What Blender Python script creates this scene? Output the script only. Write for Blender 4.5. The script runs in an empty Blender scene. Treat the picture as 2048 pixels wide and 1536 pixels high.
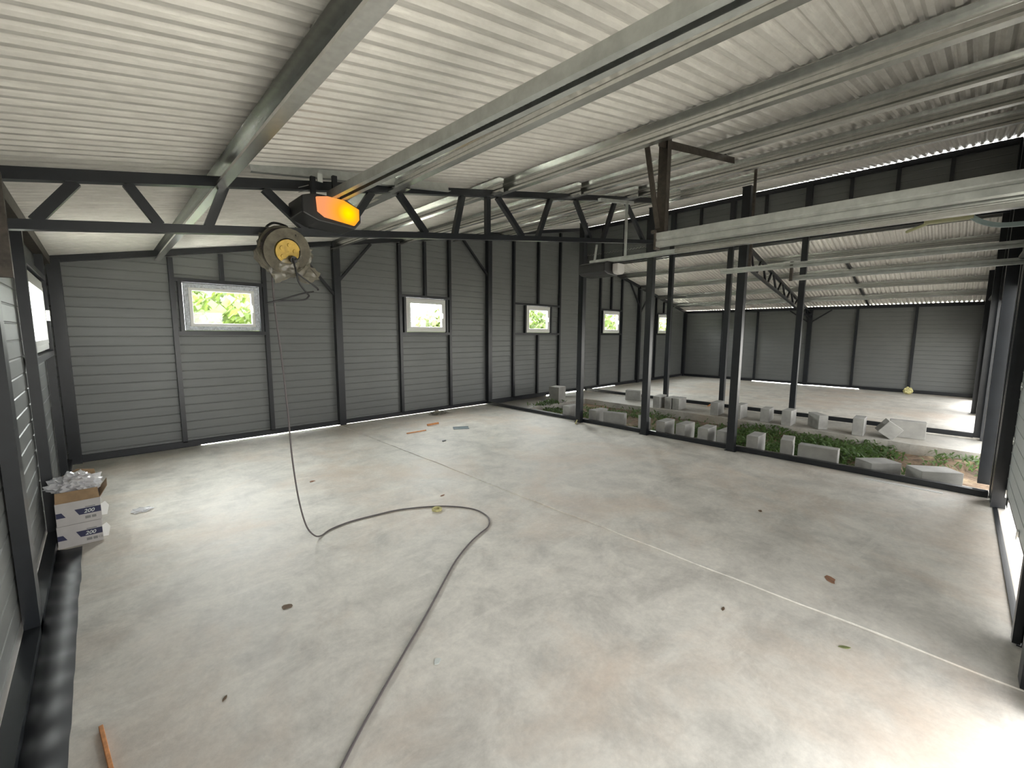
import bpy, bmesh, math, random
from mathutils import Vector, Matrix, noise
C = bpy.context.scene.collection
PI = math.pi

# ------------------------------------------------------------------ camera
PITCH, YAW, ROLL, FPX, CAMH = 0.118366, 0.765222, 0.004973, 859.9, 1.6
cam = bpy.data.cameras.new('camera'); cam.sensor_width = 36; cam.lens = FPX/2048*36
cam.clip_start = 0.02; cam.clip_end = 300
co = bpy.data.objects.new('camera', cam); C.objects.link(co)
fw = Vector((math.sin(YAW)*math.cos(PITCH), math.cos(YAW)*math.cos(PITCH), -math.sin(PITCH)))
rt = Vector((math.cos(YAW), -math.sin(YAW), 0)); up = rt.cross(fw)
rt2 = rt*math.cos(ROLL)+up*math.sin(ROLL); up2 = up*math.cos(ROLL)-rt*math.sin(ROLL)
co.matrix_world = Matrix(((rt2.x, up2.x, -fw.x, 0), (rt2.y, up2.y, -fw.y, 0), (rt2.z, up2.z, -fw.z, CAMH), (0, 0, 0, 1)))
bpy.context.scene.camera = co
# ------------------------------------------------------------------ world, light, exposure
sc = bpy.context.scene
w = bpy.data.worlds.new('overcast_sky'); sc.world = w; w.use_nodes = True
wn = w.node_tree; bgn = wn.nodes['Background']
tc = wn.nodes.new('ShaderNodeTexCoord'); sp = wn.nodes.new('ShaderNodeSeparateXYZ'); cr = wn.nodes.new('ShaderNodeValToRGB')
wn.links.new(tc.outputs['Generated'], sp.inputs[0]); wn.links.new(sp.outputs['Z'], cr.inputs[0])
cr.color_ramp.elements[0].position = 0.0; cr.color_ramp.elements[0].color = (.93, .925, .90, 1)
cr.color_ramp.elements[1].position = 0.7; cr.color_ramp.elements[1].color = (.94, .945, .95, 1)
wn.links.new(cr.outputs[0], bgn.inputs['Color'])
# thin cloud, brightest around the hidden sun beyond the window wall, paler towards the horizon
dt = wn.nodes.new('ShaderNodeVectorMath'); dt.operation = 'DOT_PRODUCT'; dt.inputs[1].default_value = Vector((.25, .80, .52)).normalized()
mr = wn.nodes.new('ShaderNodeMapRange'); mr.interpolation_type = 'SMOOTHSTEP'
mr.inputs['From Min'].default_value = .1; mr.inputs['From Max'].default_value = 1.0; mr.inputs['To Min'].default_value = 0; mr.inputs['To Max'].default_value = 12.0
wn.links.new(tc.outputs['Generated'], dt.inputs[0]); wn.links.new(dt.outputs['Value'], mr.inputs['Value'])
hz = wn.nodes.new('ShaderNodeMapRange'); hz.inputs['From Min'].default_value = 0; hz.inputs['From Max'].default_value = .7; hz.inputs['To Min'].default_value = 1.0; hz.inputs['To Max'].default_value = .3
wn.links.new(sp.outputs['Z'], hz.inputs['Value'])
ad = wn.nodes.new('ShaderNodeMath'); ad.operation = 'ADD'; wn.links.new(hz.outputs[0], ad.inputs[0]); wn.links.new(mr.outputs[0], ad.inputs[1]); wn.links.new(ad.outputs[0], bgn.inputs['Strength'])
vs = sc.view_settings; sc.display_settings.display_device = 'sRGB'
vs.view_transform = 'Standard'; vs.look = 'None'; vs.gamma = 1; vs.use_curve_mapping = False
vs.exposure = 3.1
sc.cycles.max_bounces = 14; sc.cycles.diffuse_bounces = 8; sc.cycles.glossy_bounces = 5; sc.cycles.transparent_max_bounces = 12
sc.cycles.sample_clamp_indirect = 6; sc.cycles.caustics_reflective = False
def portal(name, loc, sx, sy, rot):
    l = bpy.data.lights.new(name, 'AREA'); l.shape = 'RECTANGLE'; l.size = sx; l.size_y = sy
    l.cycles.is_portal = True
    o = bpy.data.objects.new(name, l); o.location = loc; o.rotation_euler = rot; C.objects.link(o)
portal('daylight_portal_doorway', (1.37, -.47, 1.06), 2.7, 2.2, (-PI/2, 0, PI))
portal('daylight_portal_added_passage', (8.05, -.48, 1.0), 3.5, 2.3, (-PI/2, 0, PI))
portal('daylight_portal_door_gap', (4.6, -.5, .12), 2.5, .24, (-PI/2, 0, PI))
for X in (11.45, 14.35): portal('daylight_portal_raised_door', (X, -.48, .9), 2.3, 1.75, (-PI/2, 0, PI))
for X, W in ((1.33, .9), (4.7, .9), (7.92, .9), (11.13, .9), (14.42, .9)):
    portal('daylight_portal_window', (X, 7.47, 1.93), W, .62, (-PI/2, 0, 0))
portal('daylight_portal_side_window', (-.5, 5.55, 1.75), .62, 1.3, (0, -PI/2, 0))

# ------------------------------------------------------------------ materials
def new_mat(name):
    m = bpy.data.materials.new(name); m.use_nodes = True
    nt = m.node_tree; return m, nt, nt.nodes['Principled BSDF']
def ramp(nt, src, stops):
    r = nt.nodes.new('ShaderNodeValToRGB'); e = r.color_ramp.elements
    while len(e) < len(stops): e.new(.5)
    for k, (p, c) in enumerate(stops): e[k].position = p; e[k].color = (c[0], c[1], c[2], 1)
    nt.links.new(src, r.inputs[0]); return r.outputs[0]
def noi(nt, scale, detail=4, rough=.55, vec=None, dist=0):
    n = nt.nodes.new('ShaderNodeTexNoise'); n.inputs['Scale'].default_value = scale
    n.inputs['Detail'].default_value = detail; n.inputs['Roughness'].default_value = rough; n.inputs['Distortion'].default_value = dist
    if vec: nt.links.new(vec, n.inputs['Vector'])
    return n.outputs['Fac']
def coords(nt, scale=(1, 1, 1), rot=(0, 0, 0)):
    t = nt.nodes.new('ShaderNodeTexCoord'); m = nt.nodes.new('ShaderNodeMapping')
    m.inputs['Scale'].default_value = scale; m.inputs['Rotation'].default_value = rot
    nt.links.new(t.outputs['Object'], m.inputs[0]); return m.outputs[0]
def mix(nt, a, b, f, mode='MIX'):
    x = nt.nodes.new('ShaderNodeMix'); x.data_type = 'RGBA'; x.blend_type = mode
    for s, v in ((x.inputs[6], a), (x.inputs[7], b), (x.inputs[0], f)):
        if hasattr(v, 'node'): nt.links.new(v, s)
        elif isinstance(v, (int, float)): s.default_value = v
        else: s.default_value = (v[0], v[1], v[2], 1)
    return x.outputs[2]
def bump(nt, b, h, strength=.3, dist=.01):
    n = nt.nodes.new('ShaderNodeBump'); n.inputs['Strength'].default_value = strength; n.inputs['Distance'].default_value = dist
    nt.links.new(h, n.inputs['Height']); nt.links.new(n.outputs[0], b.inputs['Normal'])
def simple(name, col, rough=.6, metal=0, nscale=0, var=.15, bmp=0, bscale=60, spec=.5):
    m, nt, b = new_mat(name)
    b.inputs['Roughness'].default_value = rough; b.inputs['Metallic'].default_value = metal
    b.inputs['Specular IOR Level'].default_value = spec
    if nscale:
        v = coords(nt); f = noi(nt, nscale, 5, .6, v)
        lo = tuple(c*(1-var) for c in col); hi = tuple(min(1, c*(1+var)) for c in col)
        nt.links.new(ramp(nt, f, [(.3, lo), (.7, hi)]), b.inputs['Base Color'])
    else: b.inputs['Base Color'].default_value = (*col, 1)
    if bmp:
        v = coords(nt); bump(nt, b, noi(nt, bscale, 4, .6, v), bmp, .005)
    return m
M = {}
M['steel'] = simple('anthracite_painted_steel', (.010, .012, .015), .33, 0, 9, .25)
M['rust'] = simple('bare_brown_steel', (.06, .05, .04), .5, .3, 22, .4)
M['galv'] = simple('galvanised_profile', (.66, .665, .64), .27, 1.0, 30, .1)
M['galv_dull'] = simple('galvanised_rail', (.5, .52, .5), .38, .7, 14, .15)
M['black'] = simple('black_plastic', (.012, .012, .013), .4, 0, 0)
M['white'] = simple('white_window_plastic', (.72, .72, .70), .35, 0, 0)
M['film'] = simple('protective_film', (.52, .55, .60), .4, 0, 45, .35)
M['card'] = simple('cardboard', (.27, .18, .1), .8, 0, 12, .2)
M['cartonw'] = simple('white_carton', (.42, .40, .385), .6, 0, 8, .08)
M['navy'] = simple('navy_print', (.014, .016, .055), .5)
M['print'] = simple('pale_print', (.6, .63, .6), .5)
M['greyprint'] = simple('grey_print', (.2, .2, .19), .6)
M['yellow'] = simple('yellow_reel_plastic', (.55, .36, .06), .5, 0, 20, .25)
M['blacksheet'] = simple('matt_black_sheet', (.008, .009, .012), .55, 0, 9, .3)
M['dusty'] = simple('dusty_brown_plastic', (.10, .088, .062), .7, 0, 16, .45)
M['cable'] = simple('grey_brown_cable', (.10, .085, .085), .55)
M['wood'] = simple('orange_wood', (.62, .27, .10), .7, 0, 30, .25)
M['scrap'] = simple('brown_scrap', (.28, .14, .08), .8, 0, 30, .3)
M['leafb'] = simple('dry_leaf', (.13, .085, .05), .8, 0, 60, .3)
M['leafg'] = simple('green_leaf_litter', (.16, .18, .07), .7, 0, 60, .3)
M['tin'] = simple('blue_grey_tin', (.26, .31, .33), .35, .4)
M['lens_off'] = simple('frosted_lamp_cover', (.62, .60, .58), .35)
M['armblue'] = simple('pale_blue_grey_arm', (.33, .42, .42), .4)
M['carr'] = simple('yellowish_carriage', (.42, .42, .24), .5)
M['foam'] = simple('yellow_foam', (.5, .46, .22), .9, 0, 30, .3, .6, 50)
M['doorp'] = simple('garage_door_skin', (.42, .44, .43), .45, 0, 5, .05)
M['blocks'] = simple('aerated_concrete', (.31, .305, .285), .9, 0, 6, .16, .5, 140)
M['stem'] = simple('bark', (.12, .09, .06), .9, 0, 10, .3)

def roof_mat():
    m, nt, b = new_mat('galvanised_roof_sheet')
    v = coords(nt, (1, 2.2, 1)); n1 = noi(nt, 9, 6, .65, v); v2 = coords(nt, (.5, 7, 1)); n2 = noi(nt, 5, 6, .7, v2)
    c1 = ramp(nt, n1, [(.35, (.62, .60, .56)), (.6, (.70, .68, .64))])
    c2 = ramp(nt, n2, [(.52, (0, 0, 0)), (.68, (1, 1, 1))])
    nt.links.new(mix(nt, c1, (.80, .78, .73), c2), b.inputs['Base Color'])
    b.inputs['Metallic'].default_value = .2; b.inputs['Roughness'].default_value = .5
    bump(nt, b, n1, .15, .004)
    return m
M['roof'] = roof_mat()
def wall_mat():
    m, nt, b = new_mat('grey_wall_cladding')
    v = coords(nt); n1 = noi(nt, 1.6, 3, .5, v); v2 = coords(nt, (1, 1, 14)); n2 = noi(nt, 2.5, 3, .5, v2)
    c = ramp(nt, n1, [(.3, (.115, .12, .116)), (.7, (.145, .152, .148))])
    nt.links.new(mix(nt, c, (.165, .172, .168), n2), b.inputs['Base Color'])
    b.inputs['Metallic'].default_value = .15; b.inputs['Roughness'].default_value = .42
    return m
M['wall'] = wall_mat()
def conc_mat(name, base, tint, joint=False):
    m, nt, b = new_mat(name)
    v = coords(nt); big = noi(nt, .7, 8, .66, v, .4); med = noi(nt, 2.8, 10, .72, v, .35); fine = noi(nt, 34, 6, .7, v)
    lo = tuple(c*.76 for c in base); hi = tuple(min(1, c*1.18) for c in base)
    c = ramp(nt, med, [(.34, lo), (.5, base), (.64, hi)])
    wm = ramp(nt, big, [(.48, (0, 0, 0)), (.66, (1, 1, 1))])
    c = mix(nt, c, tint, mix(nt, (0, 0, 0), (.75, .75, .75), wm))
    v3 = coords(nt, (.6, 2.6, 1), (0, 0, .25)); sw = noi(nt, 1.5, 11, .7, v3, .5)
    wht = ramp(nt, sw, [(.56, (0, 0, 0)), (.70, (1, 1, 1))])
    c = mix(nt, c, tuple(min(1, x*1.28) for x in base), mix(nt, (0, 0, 0), (.6, .6, .6), wht))
    drk = ramp(nt, noi(nt, .9, 9, .66, coords(nt, (1, 1, 1), (0, 0, 1)), .4), [(.60, (0, 0, 0)), (.72, (1, 1, 1))])
    c = mix(nt, c, tuple(x*.66 for x in base), mix(nt, (0, 0, 0), (.7, .7, .7), drk))
    c = mix(nt, c, ramp(nt, fine, [(.3, (.86, .86, .86)), (.7, (1, 1, 1))]), 1.0, 'MULTIPLY')
    nt.links.new(c, b.inputs['Base Color'])
    r = ramp(nt, med, [(.3, (.48, .48, .48)), (.7, (.72, .72, .72))]); nt.links.new(r, b.inputs['Roughness'])
    bump(nt, b, fine, .22, .004)
    return m
M['floor'] = conc_mat('poured_concrete_floor', (.68, .65, .59), (.66, .55, .45))
M['footing'] = conc_mat('rough_concrete_footing', (.40, .385, .345), (.34, .29, .22))
def dirt_mat():
    m, nt, b = new_mat('clay_soil')
    v = coords(nt); n1 = noi(nt, 2.2, 7, .7, v, .5); n2 = noi(nt, 16, 6, .7, v)
    c = ramp(nt, n1, [(.35, (.10, .07, .045)), (.52, (.22, .145, .085)), (.7, (.42, .33, .2))])
    c = mix(nt, c, ramp(nt, n2, [(.3, (.5, .5, .5)), (.7, (1, 1, 1))]), 1.0, 'MULTIPLY')
    nt.links.new(c, b.inputs['Base Color']); b.inputs['Roughness'].default_value = .95
    bump(nt, b, n2, .8, .03)
    return m
M['dirt'] = dirt_mat()
M['outside'] = simple('pale_gravel_yard', (.58, .56, .48), .95, 0, 1.5, .2, .4, 20)
M['yard'] = simple('darkened_front_yard', (.15, .145, .125), .95, 0, 1.5, .2, .4, 20)  # unseen front ground, colour darkened to weaken light bounced through the doorway
def leaf_mat(name, col):
    m, nt, b = new_mat(name)
    v = coords(nt); n1 = noi(nt, 3, 4, .6, v)
    nt.links.new(ramp(nt, n1, [(.3, tuple(c*.6 for c in col)), (.7, tuple(c*1.3 for c in col))]), b.inputs['Base Color'])
    b.inputs['Roughness'].default_value = .6
    tr = nt.nodes.new('ShaderNodeBsdfTranslucent'); x = nt.nodes.new('ShaderNodeMixShader'); x.inputs[0].default_value = .5
    tr.inputs[0].default_value = tuple(min(1, c*1.4) for c in col)+(1,)
    nt.links.new(b.outputs[0], x.inputs[1]); nt.links.new(tr.outputs[0], x.inputs[2]); nt.links.new(x.outputs[0], nt.nodes['Material Output'].inputs[0])
    return m
M['grass'] = leaf_mat('dark_weed_green', (.075, .13, .035))
M['tree'] = leaf_mat('light_tree_green', (.12, .17, .035))
M['tree2'] = leaf_mat('pale_willow_green', (.20, .24, .09))
def glass_mat(name, col=(1, 1, 1), refl=.08, rough=.02):
    m = bpy.data.materials.new(name); m.use_nodes = True; nt = m.node_tree; nt.nodes.clear()
    o = nt.nodes.new('ShaderNodeOutputMaterial'); t = nt.nodes.new('ShaderNodeBsdfTransparent'); g = nt.nodes.new('ShaderNodeBsdfGlossy'); x = nt.nodes.new('ShaderNodeMixShader')
    t.inputs[0].default_value = (*col, 1); g.inputs['Roughness'].default_value = rough; x.inputs[0].default_value = refl
    nt.links.new(t.outputs[0], x.inputs[1]); nt.links.new(g.outputs[0], x.inputs[2]); nt.links.new(x.outputs[0], o.inputs[0]); return m
M['glass'] = glass_mat('window_glass', (.95, .97, .96), .06)
def plastic_mat(name, dens, col=(.8, .8, .82)):
    m = bpy.data.materials.new(name); m.use_nodes = True; nt = m.node_tree
    b = nt.nodes['Principled BSDF']; b.inputs['Base Color'].default_value = (*col, 1); b.inputs['Roughness'].default_value = .18
    t = nt.nodes.new('ShaderNodeBsdfTransparent'); x = nt.nodes.new('ShaderNodeMixShader'); x.inputs[0].default_value = dens
    nt.links.new(t.outputs[0], x.inputs[1]); nt.links.new(b.outputs[0], x.inputs[2]); nt.links.new(x.outputs[0], nt.nodes['Material Output'].inputs[0]); return m
M['bag'] = plastic_mat('crinkled_clear_plastic', .55)
M['dustbag'] = plastic_mat('dusty_clear_plastic', .6, (.22, .2, .155))
def lens_mat():
    m = bpy.data.materials.new('amber_lit_lens'); m.use_nodes = True; nt = m.node_tree; nt.nodes.clear()
    o = nt.nodes.new('ShaderNodeOutputMaterial'); e = nt.nodes.new('ShaderNodeEmission')
    t = nt.nodes.new('ShaderNodeTexCoord'); mp = nt.nodes.new('ShaderNodeMapping')
    mp.inputs['Location'].default_value = (-.30, 0, -.125); mp.inputs['Scale'].default_value = (1, 0, 1)
    ln = nt.nodes.new('ShaderNodeVectorMath'); ln.operation = 'LENGTH'
    nt.links.new(t.outputs['Object'], mp.inputs[0]); nt.links.new(mp.outputs[0], ln.inputs[0])
    c = ramp(nt, ln.outputs['Value'], [(0, (1, .80, .0)), (.03, (1, .66, .0)), (.075, (1, .36, .02)), (.17, (.82, .30, .12))])
    nt.links.new(c, e.inputs[0]); e.inputs[1].default_value = .14
    nt.links.new(e.outputs[0], o.inputs[0]); return m
M['lens'] = lens_mat()

# ------------------------------------------------------------------ helpers
def bx(bm, x0, x1, y0, y1, z0, z1):
    v = [bm.verts.new((x, y, z)) for x in (x0, x1) for y in (y0, y1) for z in (z0, z1)]
    for f in ((0, 1, 3, 2), (4, 6, 7, 5), (0, 4, 5, 1), (2, 3, 7, 6), (0, 2, 6, 4), (1, 5, 7, 3)): bm.faces.new([v[i] for i in f])
    return v
def bar(bm, a, b, w, h, upv=(0, 0, 1)):
    a, b = Vector(a), Vector(b); d = (b-a).normalized(); u = Vector(upv)
    s = d.cross(u).normalized(); u = s.cross(d).normalized()
    v = [bm.verts.new(p+s*(i*w/2)+u*(j*h/2)) for p in (a, b) for i, j in ((-1, -1), (1, -1), (1, 1), (-1, 1))]
    for f in ((3, 2, 1, 0), (4, 5, 6, 7), (0, 1, 5, 4), (1, 2, 6, 5), (2, 3, 7, 6), (3, 0, 4, 7)): bm.faces.new([v[i] for i in f])
def obj(name, bm, mat, parent=None, smooth=False, bevel=0, solid=0):
    bmesh.ops.recalc_face_normals(bm, faces=bm.faces)
    me = bpy.data.meshes.new(name); bm.to_mesh(me); bm.free()
    if smooth:
        for p in me.polygons: p.use_smooth = True
    me.materials.append(M[mat] if isinstance(mat, str) else mat)
    o = bpy.data.objects.new(name, me); C.objects.link(o)
    if parent: o.parent = parent
    if solid:
        s = o.modifiers.new('thickness', 'SOLIDIFY'); s.thickness = solid; s.offset = 0
    if bevel:
        b = o.modifiers.new('bevel', 'BEVEL'); b.width = bevel; b.segments = 2; b.limit_method = 'ANGLE'
    return o
def tag(o, label, cat, group=None, kind=None):
    o['label'] = label; o['category'] = cat
    if group: o['group'] = group
    if kind: o['kind'] = kind
    return o
def thing(name, label, cat, loc=(0, 0, 0), rz=0, group=None):
    o = bpy.data.objects.new(name, None); C.objects.link(o); o.location = loc; o.rotation_euler = (0, 0, rz)
    o.empty_display_size = .1
    return tag(o, label, cat, group)
def struct(o): o['kind'] = 'structure'; return o
def box_obj(name, x0, x1, y0, y1, z0, z1, mat, parent=None, bevel=0):
    bm = bmesh.new(); bx(bm, x0, x1, y0, y1, z0, z1); return obj(name, bm, mat, parent, bevel=bevel)
def bar_obj(name, a, b, w, h, mat, parent=None, upv=(0, 0, 1), bevel=0):
    bm = bmesh.new(); bar(bm, a, b, w, h, upv); return obj(name, bm, mat, parent, bevel=bevel)
def tube(bm, pts, r, n=8, closed=False):
    pts = [Vector(p) for p in pts]; rings = []
    prev = None
    for i, p in enumerate(pts):
        d = (pts[min(i+1, len(pts)-1)]-pts[max(i-1, 0)]).normalized()
        if prev is None:
            u = d.orthogonal().normalized()
        else: u = (prev-d*prev.dot(d)).normalized()
        prev = u; s = d.cross(u)
        rr = r[i] if isinstance(r, (list, tuple)) else r
        rings.append([bm.verts.new(p+(u*math.cos(2*PI*k/n)+s*math.sin(2*PI*k/n))*rr) for k in range(n)])
    for a, b in zip(rings, rings[1:]):
        for k in range(n): bm.faces.new((a[k], a[(k+1) % n], b[(k+1) % n], b[k]))
    bm.faces.new(rings[0][::-1]); bm.faces.new(rings[-1])
def catmull(pts, n=8):
    pts = [Vector(p) for p in pts]; out = []
    P = [pts[0]*2-pts[1]]+pts+[pts[-1]*2-pts[-2]]
    for i in range(1, len(P)-2):
        for k in range(n):
            t = k/n; a, b, c, d = P[i-1:i+3]
            out.append(.5*((2*b)+(c-a)*t+(2*a-5*b+4*c-d)*t*t+(3*b-a-3*c+d)*t**3))
    out.append(pts[-1]); return out
def sweep(bm, prof, a, b):
    """prof: list of (dx,dz) swept from a to b along Y (or along X if a,b differ in x)"""
    a, b = Vector(a), Vector(b); alongY = abs(b.y-a.y) > abs(b.x-a.x)
    def pt(o, q): return o+(Vector((q[0], 0, q[1])) if alongY else Vector((0, q[0], q[1])))
    A = [bm.verts.new(pt(a, q)) for q in prof]; B = [bm.verts.new(pt(b, q)) for q in prof]
    for i in range(len(prof)-1): bm.faces.new((A[i], A[i+1], B[i+1], B[i]))

# ------------------------------------------------------------------ building dimensions
LX, RX, FY, BY = -.33, 16.1, -.35, 7.3      # inner faces of the wall framing
SL = .196
def rl(x): return 2.44+SL*(x-LX)            # underside of left roof
def rr(x): return 2.44+.20*(RX-x)           # underside of right roof
CX = 9.8

# floor slabs
def slab(name, x0, x1, y0, y1, z1, z0=-.2, mat='floor', nx=1, ny=1, disp=0, edge=0, seed=0):
    bm = bmesh.new(); g = [[None]*(ny+1) for _ in range(nx+1)]
    for i in range(nx+1):
        for j in range(ny+1):
            x = x0+(x1-x0)*i/nx; y = y0+(y1-y0)*j/ny; z = z1
            if disp: z += disp*noise.noise(Vector((x*1.7+seed, y*1.7, 0)))+disp*.5*noise.noise(Vector((x*6+seed, y*6, 3)))
            if edge and i in (0, nx): x += edge*noise.noise(Vector((y*2.2, seed, i)))
            g[i][j] = bm.verts.new((x, y, z))
    for i in range(nx):
        for j in range(ny): bm.faces.new((g[i][j], g[i+1][j], g[i+1][j+1], g[i][j+1]))
    b = [v for v in (g[0][0], g[nx][0], g[nx][ny], g[0][ny])]
    rim = [g[i][0] for i in range(nx+1)]+[g[nx][j] for j in range(1, ny+1)]+[g[i][ny] for i in range(nx-1, -1, -1)]+[g[0][j] for j in range(ny-1, 0, -1)]
    low = [bm.verts.new((v.co.x, v.co.y, z0)) for v in rim]
    for k in range(len(rim)): bm.faces.new((rim[k], low[k], low[(k+1) % len(rim)], rim[(k+1) % len(rim)]))
    bm.faces.new(low)
    return obj(name, bm, mat)
struct(slab('floor', -.45, 2.9, FY-.02, BY+.02, 0, nx=4, ny=60, edge=.016, seed=2))
struct(slab('floor', 2.9, 6.22, FY-.02, BY+.02, .008, nx=4, ny=60, edge=.02, seed=5))
struct(slab('floor', CX-.03, RX+.02, FY-.02, BY+.02, .0, nx=2, ny=2))
struct(slab('trim_1', 6.22, 6.62, FY-.02, BY+.02, -.012, z0=-.4, mat='footing', nx=3, ny=60, disp=.006, edge=.03, seed=9))
struct(slab('trim_2', 8.62, CX-.03, FY-.02, BY+.02, -.012, z0=-.4, mat='footing', nx=3, ny=60, disp=.008, edge=.06, seed=14))
struct(slab('trim_3', 6.6, 8.65, 6.35, BY+.02, -.015, z0=-.4, mat='footing', nx=12, ny=4, disp=.01, seed=21))
# soil in the open strip
bm = bmesh.new(); N = 30; K = 80; g = []
for i in range(N+1):
    row = []
    for j in range(K+1):
        x = 6.5+2.3*i/N; y = -.75+7.3*j/K
        z = -.14+.09*noise.noise(Vector((x*1.4, y*1.1, 1)))+.035*noise.noise(Vector((x*6, y*6, 2)))
        z = min(z, -.03)
        row.append(bm.verts.new((x, y, z)))
    g.append(row)
for i in range(N):
    for j in range(K): bm.faces.new((g[i][j], g[i+1][j], g[i+1][j+1], g[i][j+1]))
o = obj('soil_bed', bm, 'dirt', smooth=True); struct(o)
# outside ground (frame around the building)
bm = bmesh.new()
for x0, x1, y0, y1 in ((-40, 56, BY+.02, 60), (-40, -.45, FY-.42, BY+.02), (RX+.02, 56, FY-.42, BY+.02)):
    v = [bm.verts.new(p) for p in ((x0, y0, -.12), (x1, y0, -.12), (x1, y1, -.12), (x0, y1, -.12))]; bm.faces.new(v)
struct(obj('ground', bm, 'outside'))
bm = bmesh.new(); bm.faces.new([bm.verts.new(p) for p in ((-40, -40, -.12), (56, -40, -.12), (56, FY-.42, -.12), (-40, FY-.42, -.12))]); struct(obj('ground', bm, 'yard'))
bm = bmesh.new(); bx(bm, -.45, 6.22, FY-.42, FY-.021, -.2, -.002); struct(obj('trim_4', bm, 'floor'))
bm = bmesh.new(); bx(bm, 3.3, 5.92, FY-.012, FY+.018, .0085, .014); struct(obj('trim_6', bm, 'steel'))
bm = bmesh.new(); bx(bm, CX-.03, RX, FY-.42, FY-.02, -.2, -.03); struct(obj('trim_5', bm, 'footing'))

# roof sheets: trapezoid ribs running with the slope
def roof_sheet(name, x0, x1, f, pitch=.0875, depth=.024):
    bm = bmesh.new(); y = FY-.13; ys = []
    while y < BY+.14:
        ys += [(y, 0), (y+pitch*.28, 0), (y+pitch*.42, depth*.5), (y+pitch*.52, depth*.93), (y+pitch*.64, depth), (y+pitch*.76, depth*.93), (y+pitch*.88, depth*.4)]; y += pitch
    nseg = 12; prev = None
    for s in range(nseg+1):
        x = x0+(x1-x0)*s/nseg
        cur = [bm.verts.new((x, yy, f(x)+dz)) for yy, dz in ys]
        if prev:
            for k in range(len(cur)-1): bm.faces.new((prev[k], prev[k+1], cur[k+1], cur[k]))
        prev = cur
    o = obj(name, bm, 'roof', solid=.002); return struct(o)
roof_sheet('ceiling', -.52, CX+.17, lambda x: rl(x)+.012)
roof_sheet('ceiling', CX+.06, RX+.13, lambda x: rr(x)+.012)

# ------------------------------------------------------------------ walls with horizontal ribs
PIT = .118
def rib_panel(bm, a0, a1, z0, z1, fixed, axis, sgn, topf=None):
    """ribbed sheet; axis 'x': sheet runs along X at Y=fixed; sgn = direction of inside"""
    zs = []; k = math.floor(z0/PIT)
    while k*PIT < z1+.001:
        b = k*PIT
        for dz, dd in ((0, -.004), (.006, 0), (PIT-.012, 0), (PIT-.006, -.004)): zs.append((b+dz, dd))
        k += 1
    pts = [(z, d) for z, d in zs if z0 < z < z1]
    pts = [(z0, pts[0][1] if pts else 0)]+pts+[(z1, pts[-1][1] if pts else 0)]
    loc = bmesh.new()
    def P(a, z, d):
        return (a, fixed+sgn*d, z) if axis == 'x' else (fixed+sgn*d, a, z)
    A = [loc.verts.new(P(a0, z, d)) for z, d in pts]; B = [loc.verts.new(P(a1, z, d)) for z, d in pts]
    for i in range(len(pts)-1): loc.faces.new((A[i], A[i+1], B[i+1], B[i]))
    if topf:
        s = topf(a1)-topf(a0); nrm = Vector((-s, 0, a1-a0)) if axis == 'x' else Vector((0, -s, a1-a0))
        pc = Vector((a0, 0, topf(a0))) if axis == 'x' else Vector((0, a0, topf(a0)))
        bmesh.ops.bisect_plane(loc, geom=loc.verts[:]+loc.edges[:]+loc.faces[:], plane_co=pc, plane_no=nrm, clear_outer=True)
    me = bpy.data.meshes.new('t'); loc.to_mesh(me); loc.free(); bm.from_mesh(me); bpy.data.meshes.remove(me)
def wall_sheet(name, segs, fixed, axis, sgn, topf):
    bm = bmesh.new()
    for a0, a1, z0, z1 in segs: rib_panel(bm, a0, a1, z0, z1 if z1 else max(topf(a0), topf(a1)), fixed, axis, sgn, topf if not z1 else None)
    return struct(obj(name, bm, 'wall', solid=.004))
CE = CX+.085
top = lambda x: rl(x) if x <= CE else rr(x)
wins = [(.88, 1.78), (4.25, 5.15), (7.5, 8.36), (10.7, 11.58), (13.98, 14.84)]
WZ0, WZ1 = 1.61, 2.25
segs = []; x = LX-.08
for a, b in wins:
    if x < CX < a: segs += [(x, CE, .03, None), (CE+.001, a, .03, None)]
    else: segs.append((x, a, .03, None))
    segs += [(a, b, .03, WZ0), (a, b, WZ1, None)]; x = b
segs.append((x, RX+.07, .03, None))
wall_back = wall_sheet('wall_back', segs, BY+.07, 'x', -1, top)
LWY0, LWY1, LWZ0, LWZ1 = 4.86, 6.27, 1.42, 2.07
lt = lambda y: 2.40
wall_left = wall_sheet('wall_left', [(FY-.07, LWY0, .02, 2.44), (LWY0, LWY1, .02, LWZ0), (LWY0, LWY1, LWZ1, 2.44), (LWY1, BY+.07, .02, 2.44)], LX-.07, 'y', 1, lt)
wall_right = wall_sheet('wall_right', [(FY-.07, BY+.07, .03, 2.42)], RX+.07, 'y', -1, lt)
clr = wall_sheet('wall_clerestory', [(FY-.07, BY+.06, 3.45, 4.40)], CX+.07, 'y', -1, lt)
# front wall: openings for garage doors, plus an open passage added for daylight
D1, D2, D3, D4 = (.02, 2.70), (3.32, 5.9), (10.3, 12.6), (13.2, 15.5)
DH = 2.13
fs = [(LX-.08, D1[0], .02, None), (D1[0], D1[1], DH, None), (D1[1], D2[0], .02, None), (D2[0], D2[1], DH, None), (D2[1], 6.25, .02, None),
      (6.25, CE, DH, None), (CE+.001, D3[0], .03, None), (D3[0], D3[1], DH, None), (D3[1], D4[0], .03, None), (D4[0], D4[1], DH, None), (D4[1], RX+.07, .03, None)]
wall_front = wall_sheet('wall_front', fs, FY-.07, 'x', 1, top)

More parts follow.
